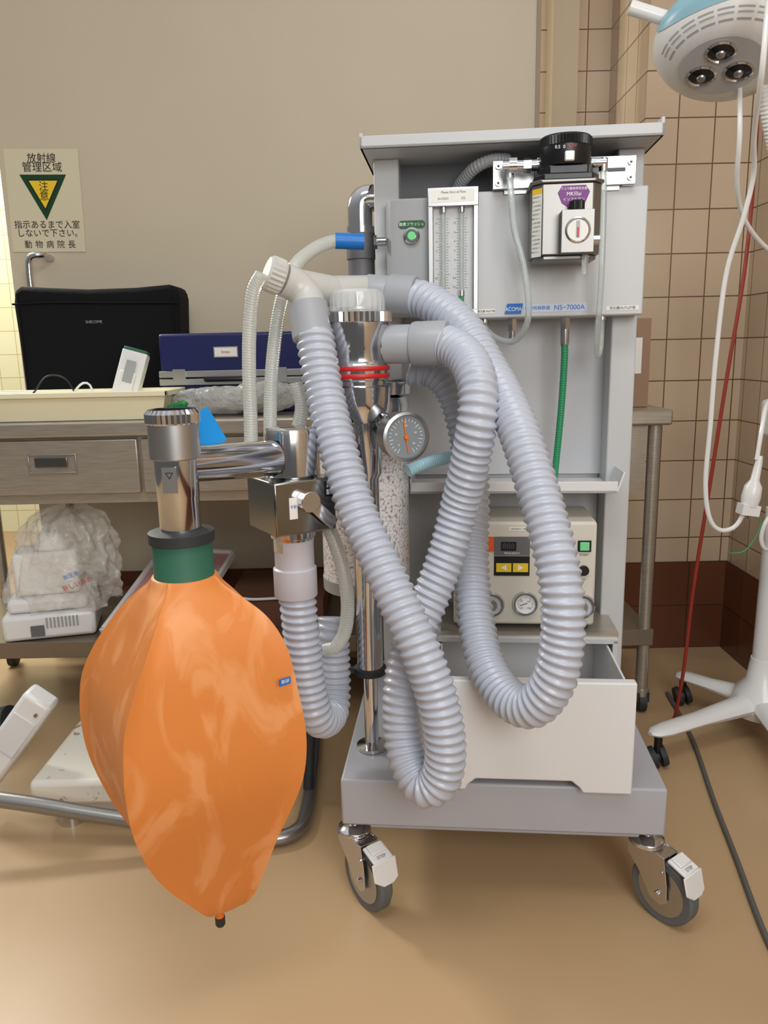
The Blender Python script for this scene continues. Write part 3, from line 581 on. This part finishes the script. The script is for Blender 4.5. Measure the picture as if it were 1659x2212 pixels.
single("power_cable","thin black cable curled in the cream tray","cable",[tube([(-1.02,2.10,.875),(-.93,2.07,.93),(-.90,2.10,.975),(-.86,2.12,.97),(-.82,2.10,.92),(-.78,2.08,.90),(-.76,2.07,.885)],.0025,seg=8)],'black')
single("power_cable","thin white cable curled in the cream tray","cable",[tube([(-.86,2.12,.88),(-.83,2.10,.93),(-.805,2.10,.955),(-.785,2.10,.95),(-.775,2.09,.915),(-.785,2.08,.885)],.003,seg=8)],'whitep')
single("power_cable","red cable lying in the cream tray","cable",[tube([(-1.05,2.08,.885),(-1.0,2.06,.905),(-.95,2.05,.91),(-.90,2.05,.895)],.004,seg=8)],'red')
single("tape_scrap","crumpled bright green tape scrap on the table edge","scrap",[xf(blob(.026,.02,.018,18,10,.16),T(-.540,2.03,.879)),xf(blob(.016,.014,.012,14,8,.2),T(-.525,2.025,.895))],mat("green_tape",(20,130,60),.45))
crumple(single("wrapped_parcel","crumpled clear plastic wrapped supplies lying on the steel table","bag",[xf(blob(.13,.055,.038,90,40,.03,.8),T(-.44,2.11,.902)),xf(blob(.09,.05,.043,80,40,.04,.8),T(-.32,2.11,.908))],'bagc'),.012,.03)
single("cardboard_box","plain brown cardboard box standing on the steel table","box",[withm(box(.56,.722,2.1,2.35,.861,1.095),'cardb'),withm(box(.63,.700,2.0985,2.1,.95,1.045),'paper')],'cardb',bev=.001)
single("blue_tag","small bright blue plastic tag hanging behind the bag arm","tag",[xf(box(-.018,.018,-.001,.001,-.028,.028),T(-.262,1.15,.918)@Matrix.Rotation(rad(-28),4,'Y'))],mat("bright_blue",(20,140,215),.4))
# lower shelf
RW=T(-.955,2.14,.25)@Matrix.Rotation(rad(14),4,'Z')
pb=Thing("wrapped_device","white appliance under crumpled clear plastic on the lower shelf","appliance",(-.95,2.13,.25))
pb.part("appliance",[xf(box(-.135,.11,-.10,.09,.002,.075),RW),xf(box(-.12,.09,-.08,.09,.075,.115),RW)],'whitep',bev=.012)
pb.part("power_inlet",[xf(box(-.06,-.025,-.106,-.098,.015,.045),RW)],'greyd')
pb.part("vent",[xf(box(-.02+i*.010,-.0145+i*.010,-.1015,-.099,.035,.065),RW) for i in range(9)],'greyp')
pb.part("inner_box",[xf(box(-.10,.07,-.05,.07,.115,.24),RW),xf(cyl((0,0,.24),(0,0,.29),.05,.03),RW)],'paper',bev=.01)
def sheetbag():
    nu,nv=150,70; v=[];f=[]
    for j in range(nv+1):
        t=j/nv; z=.33+.285*t
        rx=.158*(1-.42*t**2.2); ry=.112*(1-.45*t**2.2)
        if t>.86: q=(t-.86)/.14; rx*=math.sqrt(max(.02,1-q*q)); ry*=math.sqrt(max(.02,1-q*q))
        for i in range(nu):
            a=2*math.pi*i/nu
            k=1+.05*math.sin(7*a+3*t*4)+.035*math.sin(13*a-9*t)+.03*abs(math.sin(10*a+11*t+math.sin(5*t+2*a)))+.02*math.sin(23*a+20*t)
            v.append((-.945+.05*t+rx*k*math.cos(a),2.15+ry*k*math.sin(a),z+.010*math.sin(5*a+2)))
    for j in range(nv):
        for i in range(nu): f.append((j*nu+i,j*nu+(i+1)%nu,(j+1)*nu+(i+1)%nu,(j+1)*nu+i))
    f.append(tuple(range(nv*nu,(nv+1)*nu)))
    return v,f
crumple(pb.part("plastic_bag",sheetbag(),'bagp',angle=30),.016,.03)
pb.text("新しい命の",-.845,2.025,.415,.018,'red',m=Matrix.Rotation(rad(-20),4,'Y')); pb.text("獣医療",-.86,2.025,.440,.015,'bluel',m=Matrix.Rotation(rad(-20),4,'Y'))
pt=Thing("shallow_tray","pink tray with white rim leaning on the lower shelf","tray",(-.72,2.05,.25))
Rp=T(-.720,2.05,.256)@Matrix.Rotation(rad(-16),4,'Z')@Matrix.Rotation(rad(24),4,'X')
pt.part("board",[xf(box(-.08,.16,.0,.36,.002,.012),Rp)],'pink'); pt.part("rim",[xf(box(-.09,-.078,-.01,.37,0,.022),Rp),xf(box(-.09,.17,-.012,.0,0,.022),Rp),xf(box(.158,.17,-.01,.37,0,.022),Rp),xf(box(-.09,.17,.36,.372,0,.022),Rp)],'whitep',bev=.002)
single("cardboard_box","flat dark brown cardboard carton on the lower shelf","box",[box(-.46,-.18,2.1,2.42,.251,.33)],'cardd',bev=.001)
single("cardboard_box","white paper carton on the lower shelf behind the table leg","box",[box(.52,.67,2.12,2.4,.251,.37)],'paper',bev=.001)
single("power_cable","white cable lying over the cartons on the lower shelf","cable",[tube([(-.54,2.06,.26),(-.50,2.075,.32),(-.44,2.09,.345),(-.38,2.095,.338),(-.30,2.10,.338)],.004,seg=8)],'whitep')
# floor items
sc=Thing("floor_scale","old white enamelled floor scale with rust spots on the floor","scale",(-.6,1.68,0))
sc.part("platform",[box(-.79,-.42,1.52,1.86,.060,.120)],'rust',bev=.012)
sc.part("body",[box(-.77,-.44,1.54,1.84,.025,.062)],'rust',bev=.004)
for x in (-.72,-.49):
    for y_ in (1.56,1.81): sc.part("foot",[cyl((x,y_,0),(x,y_,.026),.028)],'chrome')
lg=Thing("foot_switch_box","long white plastic housing leaning on the metal frame","device",(-.83,1.66,.05))
Rg=T(-.925,1.60,.09)@Matrix.Rotation(rad(38),4,'Y')
lg.part("housing",[xf(box(-.035,.035,-.03,.03,-.01,.25),Rg)],'whitep',bev=.01); lg.part("cover",[xf(box(-.028,.028,-.034,-.029,.10,.20),Rg)],'white',bev=.002)
lg.part("bracket",[xf(box(-.012,.0,-.02,.02,-.045,-.01),Rg)],'chrome')
for zz in (.22,.03): lg.part("screw",[xf(cyl((.015,-.03,zz),(.015,-.034,zz),.004),Rg)],'chromed')
fr=Thing("tubular_frame","chrome tubular floor frame with bent corner beside the scale","frame",(-.5,1.5,0))
fr.part("tube",[tube([(-1.25,1.45,.19),(-.82,1.45,.125),(-.62,1.45,.085),(-.42,1.45,.045),(-.27,1.45,.019),(-.205,1.475,.017),(-.188,1.55,.017),(-.19,1.75,.017),(-.20,2.0,.017),(-.2,2.3,.017)],.0165,seg=20)],'tubem')
fr.part("upright",[tube([(-.19,1.62,.03),(-.185,1.65,.12),(-.175,1.68,.26),(-.17,1.7,.30)],.012,seg=16)],'rubber')
single("caster_wheel","black rubber wheel standing on the floor under the table","wheel",[xf(lathe([(.035,-.02),(.055,-.018),(.058,0),(.055,.018),(.035,.02)],32),T(-1.02,1.9,.058)@Matrix.Rotation(rad(70),4,'Y'))],'rubber')
# ------------------------------------------------------------------ sign & handle
sgM=T(-1.035,2.548,1.50)@Matrix.Rotation(rad(1.0),4,'Y')
sg=Thing("warning_sign","cream warning sign with green and yellow triangle on the wall","sign",(0,0,0),sgM)
sg.part("sheet",[box(-.114,.114,-.001,.001,-.150,.152)],'sign')
sg.part("triangle",[withm(prism([(-.072,.078),(0,-.055),(.072,.078)],-.002,-.001),'signg'),withm(prism([(-.050,.064),(0,-.028),(.050,.064)],-.0028,-.002),'ink'),withm(prism([(-.044,.060),(0,-.021),(.044,.060)],-.0034,-.0028),'yellow')],'signg',smooth=False)
sg.text("放射線",0,-.002,.124,.030,'ink'); sg.text("管理区域",0,-.002,.098,.031,'ink')
sg.text("注",0,-.0040,.042,.030,'ink'); sg.text("意",0,-.0040,.014,.030,'ink')
sg.text("指示あるまで入室",0,-.002,-.070,.0258,'ink'); sg.text("しないで下さい。",.006,-.002,-.095,.0258,'ink')
for i,chx in enumerate("動物病院長"): sg.text(chx,-.064+i*.034,-.002,-.129,.025,'ink')
single("door_handle","bent chrome pull handle fixed to the wall panel","handle",[tube([(-1.035,2.549,1.33),(-1.045,2.50,1.335),(-1.075,2.49,1.33),(-1.083,2.49,1.30),(-1.083,2.49,1.22),(-1.075,2.49,1.13),(-1.05,2.50,1.12),(-1.04,2.549,1.12)],.010,seg=16)],'chrome')
# ------------------------------------------------------------------ examination lamp
La=Thing("examination_lamp","white surgical examination lamp on a wheeled floor stand","lamp",(.985,1.88,0))
up=Vector((.16,.34,.92)).normalized(); xx=Vector((-.72,-.69,0)); xx=(xx-up*xx.dot(up)).normalized(); yy=up.cross(xx)
lc=Vector((.708,1.69,1.570))
LM=Matrix(((xx.x,yy.x,up.x,lc.x),(xx.y,yy.y,up.y,lc.y),(xx.z,yy.z,up.z,lc.z),(0,0,0,1)))
lp=[(.02,-.006),(.085,-.004),(.103,.002),(.122,.012),(.136,.026),(.146,.044),(.148,.058),(.141,.078),(.120,.094),(.07,.102),(.02,.105)]
hd=La.part("lamp_head",[xf(lathe(lp,64),LM)],'whitep')
def lr(z):
    for (r0,z0),(r1,z1) in zip(lp,lp[1:]):
        if z0<=z<=z1: return r0+(r1-r0)*(z-z0)/(z1-z0)
    return lp[-1][0]
La.part("lens_recess",xf(lathe([(.079,-.0062),(.079,-.0068)],48),LM@T(.014,-.006,0)),'greyl',parent=hd)
for i in range(3):
    a=rad(25+120*i); q=LM@T(.016,-.008,0)@Matrix.Rotation(a,4,'Z')@T(.040,0,-.006)@Matrix.Rotation(rad(180),4,'X')
    La.part("lens",[withm(xf(lathe([(.028,0),(.029,.004),(.025,.006),(.023,.003)],32),q),'chrome'),withm(xf(lathe([(.023,.003),(.016,.006),(.006,.008)],32),q),'hdark'),withm(xf(lathe([(.010,.006),(.008,.0105),(.003,.012)],20),q),'satin')],'chrome',parent=hd)
def arcslot(r0,r1,z0,z1,a0,a1):
    n=8; v=[];f=[]
    for k in range(n+1):
        a=rad(a0+(a1-a0)*k/n)
        v+= [(r0*math.cos(a),r0*math.sin(a),z0),(r1*math.cos(a),r1*math.sin(a),z1)]
    for k in range(n): f.append((2*k,2*k+1,2*k+3,2*k+2))
    return xf((v,f),LM)
sl=[]
for z in (.006,.012,.018):
    for a_ in range(-50,130,16):
        sl.append(arcslot(lr(z)+.0012,lr(z+.0018)+.0012,z,z+.0018,a_,a_+13))
La.part("side_vent",sl,'greyp',parent=hd,label="grey ventilation slots")
bl=[];f_=[]
NR,NA=7,36
for j in range(NR+1):
    for i in range(NA):
        a=2*math.pi*i/NA; q=j/NR; an=rad(6+50*q*math.cos(a)); z=.060+.034*q*math.sin(a); r_=lr(z)+.0018
        bl.append(tuple(LM@Vector((r_*math.cos(an),r_*math.sin(an),z))))
for j in range(NR):
    for i in range(NA): f_.append((j*NA+i,j*NA+(i+1)%NA,(j+1)*NA+(i+1)%NA,(j+1)*NA+i))
La.part("side_panel",(bl,f_),'lampblue',parent=hd,label="pale blue oval side panel")
La.part("grip",[xf(cyl((.10,-.09,.085),(.155,-.14,.098),.014,seg=20),LM)],'whitep',parent=hd)
La.part("flexible_arm",[ribbed([(.79,1.73,1.60),(.815,1.74,1.50),(.86,1.77,1.41),(.92,1.82,1.34),(.985,1.88,1.25)],.013,.002,.008,18,6)],'whitep')
La.part("pole",[cyl((.985,1.88,.12),(.985,1.88,.62),.030,.026),cyl((.985,1.88,.62),(.985,1.88,1.27),.017)],'whitep')
La.part("control_box",[box(.93,1.03,1.80,1.90,.80,.89)],'whitep',bev=.01)
La.part("hook",[tube([(.935,1.80,.62),(.915,1.79,.61),(.905,1.79,.57),(.915,1.79,.54),(.94,1.80,.54),(.95,1.80,.58)],.005,seg=12)],'whitep')
def leg(e):
    c=Vector((.985,1.88,.100)); e=Vector(e); d=(e-c); n=Vector((-d.y,d.x,0)).normalized()
    ring=[]
    for t,w,h in ((0,.042,.040),(.25,.034,.024),(.6,.028,.015),(.9,.028,.013),(1.0,.022,.010),(1.04,.008,.005)):
        p=c+d*t
        for k in range(12):
            a=2*math.pi*k/12; ring.append(tuple(p+n*w*math.cos(a)+Vector((0,0,h*math.sin(a)))))
    f=[]
    for i in range(5):
        for k in range(12): f.append((i*12+k,i*12+(k+1)%12,(i+1)*12+(k+1)%12,(i+1)*12+k))
    f.append(tuple(reversed(range(12)))); f.append(tuple(range(60,72)))
    return ring,f
ends=[(.655,1.735,.092),(.845,2.07,.092),(.93,1.56,.092),(1.09,1.66,.092)]
bs=La.part("base",[xf(lathe([(.03,.06),(.065,.065),(.075,.09),(.065,.13),(.04,.16),(.032,.22)],36),T(.985,1.88,0))]+[leg(e) for e in ends],'whitep')
for e in ends:
    x,y_=e[0]+.01,e[1]
    La.part("caster",[withm(xf(lathe([(.012,-.022),(.026,-.020),(.028,-.012),(.028,-.006),(.014,-.004),(.014,.004),(.028,.006),(.028,.012),(.026,.020),(.012,.022)],28),T(x,y_,.028)@Matrix.Rotation(rad(75),4,'Y')),'rubber'),withm(cyl((x,y_,.04),(x,y_,.09),.010),'black')],'rubber')
single("power_cable","white power cable hanging in a long loop from the lamp","cable",[tube([(.700,1.50,1.75),(.692,1.50,1.60),(.690,1.50,1.50),(.73,1.60,1.42),(.762,1.66,1.36),(.757,1.68,1.28),(.738,1.70,1.17),(.728,1.70,1.0),(.726,1.70,.85),(.724,1.70,.72),(.738,1.70,.64),(.765,1.70,.61),(.80,1.70,.62),(.822,1.70,.67),(.828,1.70,.71)],.0052,seg=10)],'whitep')
single("power_cable","white cable dropping beside the lamp head to the wall","cable",[tube([(.755,1.74,1.565),(.750,1.71,1.45),(.765,1.74,1.36),(.80,1.78,1.30),(.86,1.82,1.25),(.95,1.86,1.2)],.0052,seg=10)],'whitep')
single("red_cord","thin red cord hanging down to the floor","cord",[tube([(.875,1.92,1.75),(.873,1.90,1.45),(.850,1.86,1.20),(.822,1.85,.95),(.80,1.85,.70),(.775,1.85,.42),(.768,1.86,.2),(.765,1.90,.012),(.80,1.98,.006)],.0045,seg=10)],'redcord')
plg=Thing("power_plug","white three-pin power plug hanging on its cable","plug",(.822,1.70,.70))
plg.part("plug_body",[xf(lathe([(.006,.115),(.008,.10),(.010,.06),(.019,.045),(.021,.02),(.018,0)],20),T(.826,1.70,.665)@Matrix.Rotation(rad(8),4,'Y')),xf(box(-.020,.020,-.016,.016,-.02,.004),T(.826,1.70,.665)@Matrix.Rotation(rad(8),4,'Y'))],'whitep')
for x in (.812,.826): plg.part("pin",[box(x,x+.002,1.696,1.704,.635,.648)],'chrome')
plg.part("cord",[tube([(.835,1.70,.77),(.845,1.71,.83),(.865,1.74,.88),(.90,1.79,.90)],.005,seg=10)],'whitep')
plg.part("earth_wire",[tube([(.84,1.70,.67),(.85,1.69,.62),(.82,1.68,.57),(.79,1.68,.56),(.775,1.68,.565)],.0015,seg=8)],'greenh')
single("floor_cable","grey cable trailing across the floor beside the cart","cable",[tube([(.835,2.13,.006),(.815,1.95,.006),(.79,1.8,.006),(.74,1.58,.006),(.70,1.38,.006),(.655,1.16,.006),(.64,1.0,.006),(.62,.8,.006)],.0055,seg=10)],mat("grey_cable",(96,96,92),.5))
# ------------------------------------------------------------------ lights
def area(name,loc,target,size,power,color,sy=None):
    l=bpy.data.lights.new(name,'AREA'); l.energy=power; l.color=color; l.size=size
    if sy: l.shape='RECTANGLE'; l.size_y=sy
    o=bpy.data.objects.new(name,l); COL.objects.link(o); o.location=loc
    o.rotation_euler=(Vector(target)-Vector(loc)).to_track_quat('-Z','Y').to_euler(); return o
area("ceiling_light",(.1,.3,2.65),(.1,1.5,.6),1.4,17,(1,.995,.985),.5)
area("front_fill_light",(.75,-1.2,1.7),(-.1,1.6,.7),1.5,46,(1,1,.995),1.1)  # unseen fill added behind the camera to brighten fronts and under the table
area("rear_light",(-1.7,2.7,2.2),(.2,1.2,.2),.4,30,(1,.97,.9),.4)
p=bpy.data.lights.new("room_light",'POINT'); p.energy=85; p.color=(1,.96,.82); p.shadow_soft_size=.3
po=bpy.data.objects.new("room_light",p); po.location=(-2.1,3.5,2.2); COL.objects.link(po)
w=bpy.data.worlds.new("world"); bpy.context.scene.world=w; w.use_nodes=True
nt=w.node_tree; bg=nt.nodes["Background"]
tc=nt.nodes.new("ShaderNodeTexCoord"); s=nt.nodes.new("ShaderNodeSeparateXYZ"); r=nt.nodes.new("ShaderNodeValToRGB")
nt.links.new(tc.outputs["Generated"],s.inputs[0]); nt.links.new(s.outputs[2],r.inputs[0]); nt.links.new(r.outputs[0],bg.inputs[0])
e=r.color_ramp.elements; e[0].position=.0; e[0].color=(.15,.145,.14,1); e[1].position=.9; e[1].color=(.88,.885,.89,1)
e2=r.color_ramp.elements.new(.25); e2.color=(.38,.38,.375,1)
bg.inputs[1].default_value=.80
sc_=bpy.context.scene
try:
    sc_.view_settings.view_transform='Standard'; sc_.view_settings.look='None'
except Exception: pass
# ------------------------------------------------------------------ camera
cam=bpy.data.cameras.new("camera"); co=bpy.data.objects.new("camera",cam); COL.objects.link(co)
cam.sensor_fit='VERTICAL'; cam.sensor_height=24; cam.lens=24*1660/2212; cam.clip_start=.05
co.location=(0,0,1.03)
co.rotation_euler=(Matrix.Rotation(rad(78),3,'X')@Matrix.Rotation(rad(-1.2),3,'Z')).to_euler()
sc_.camera=co
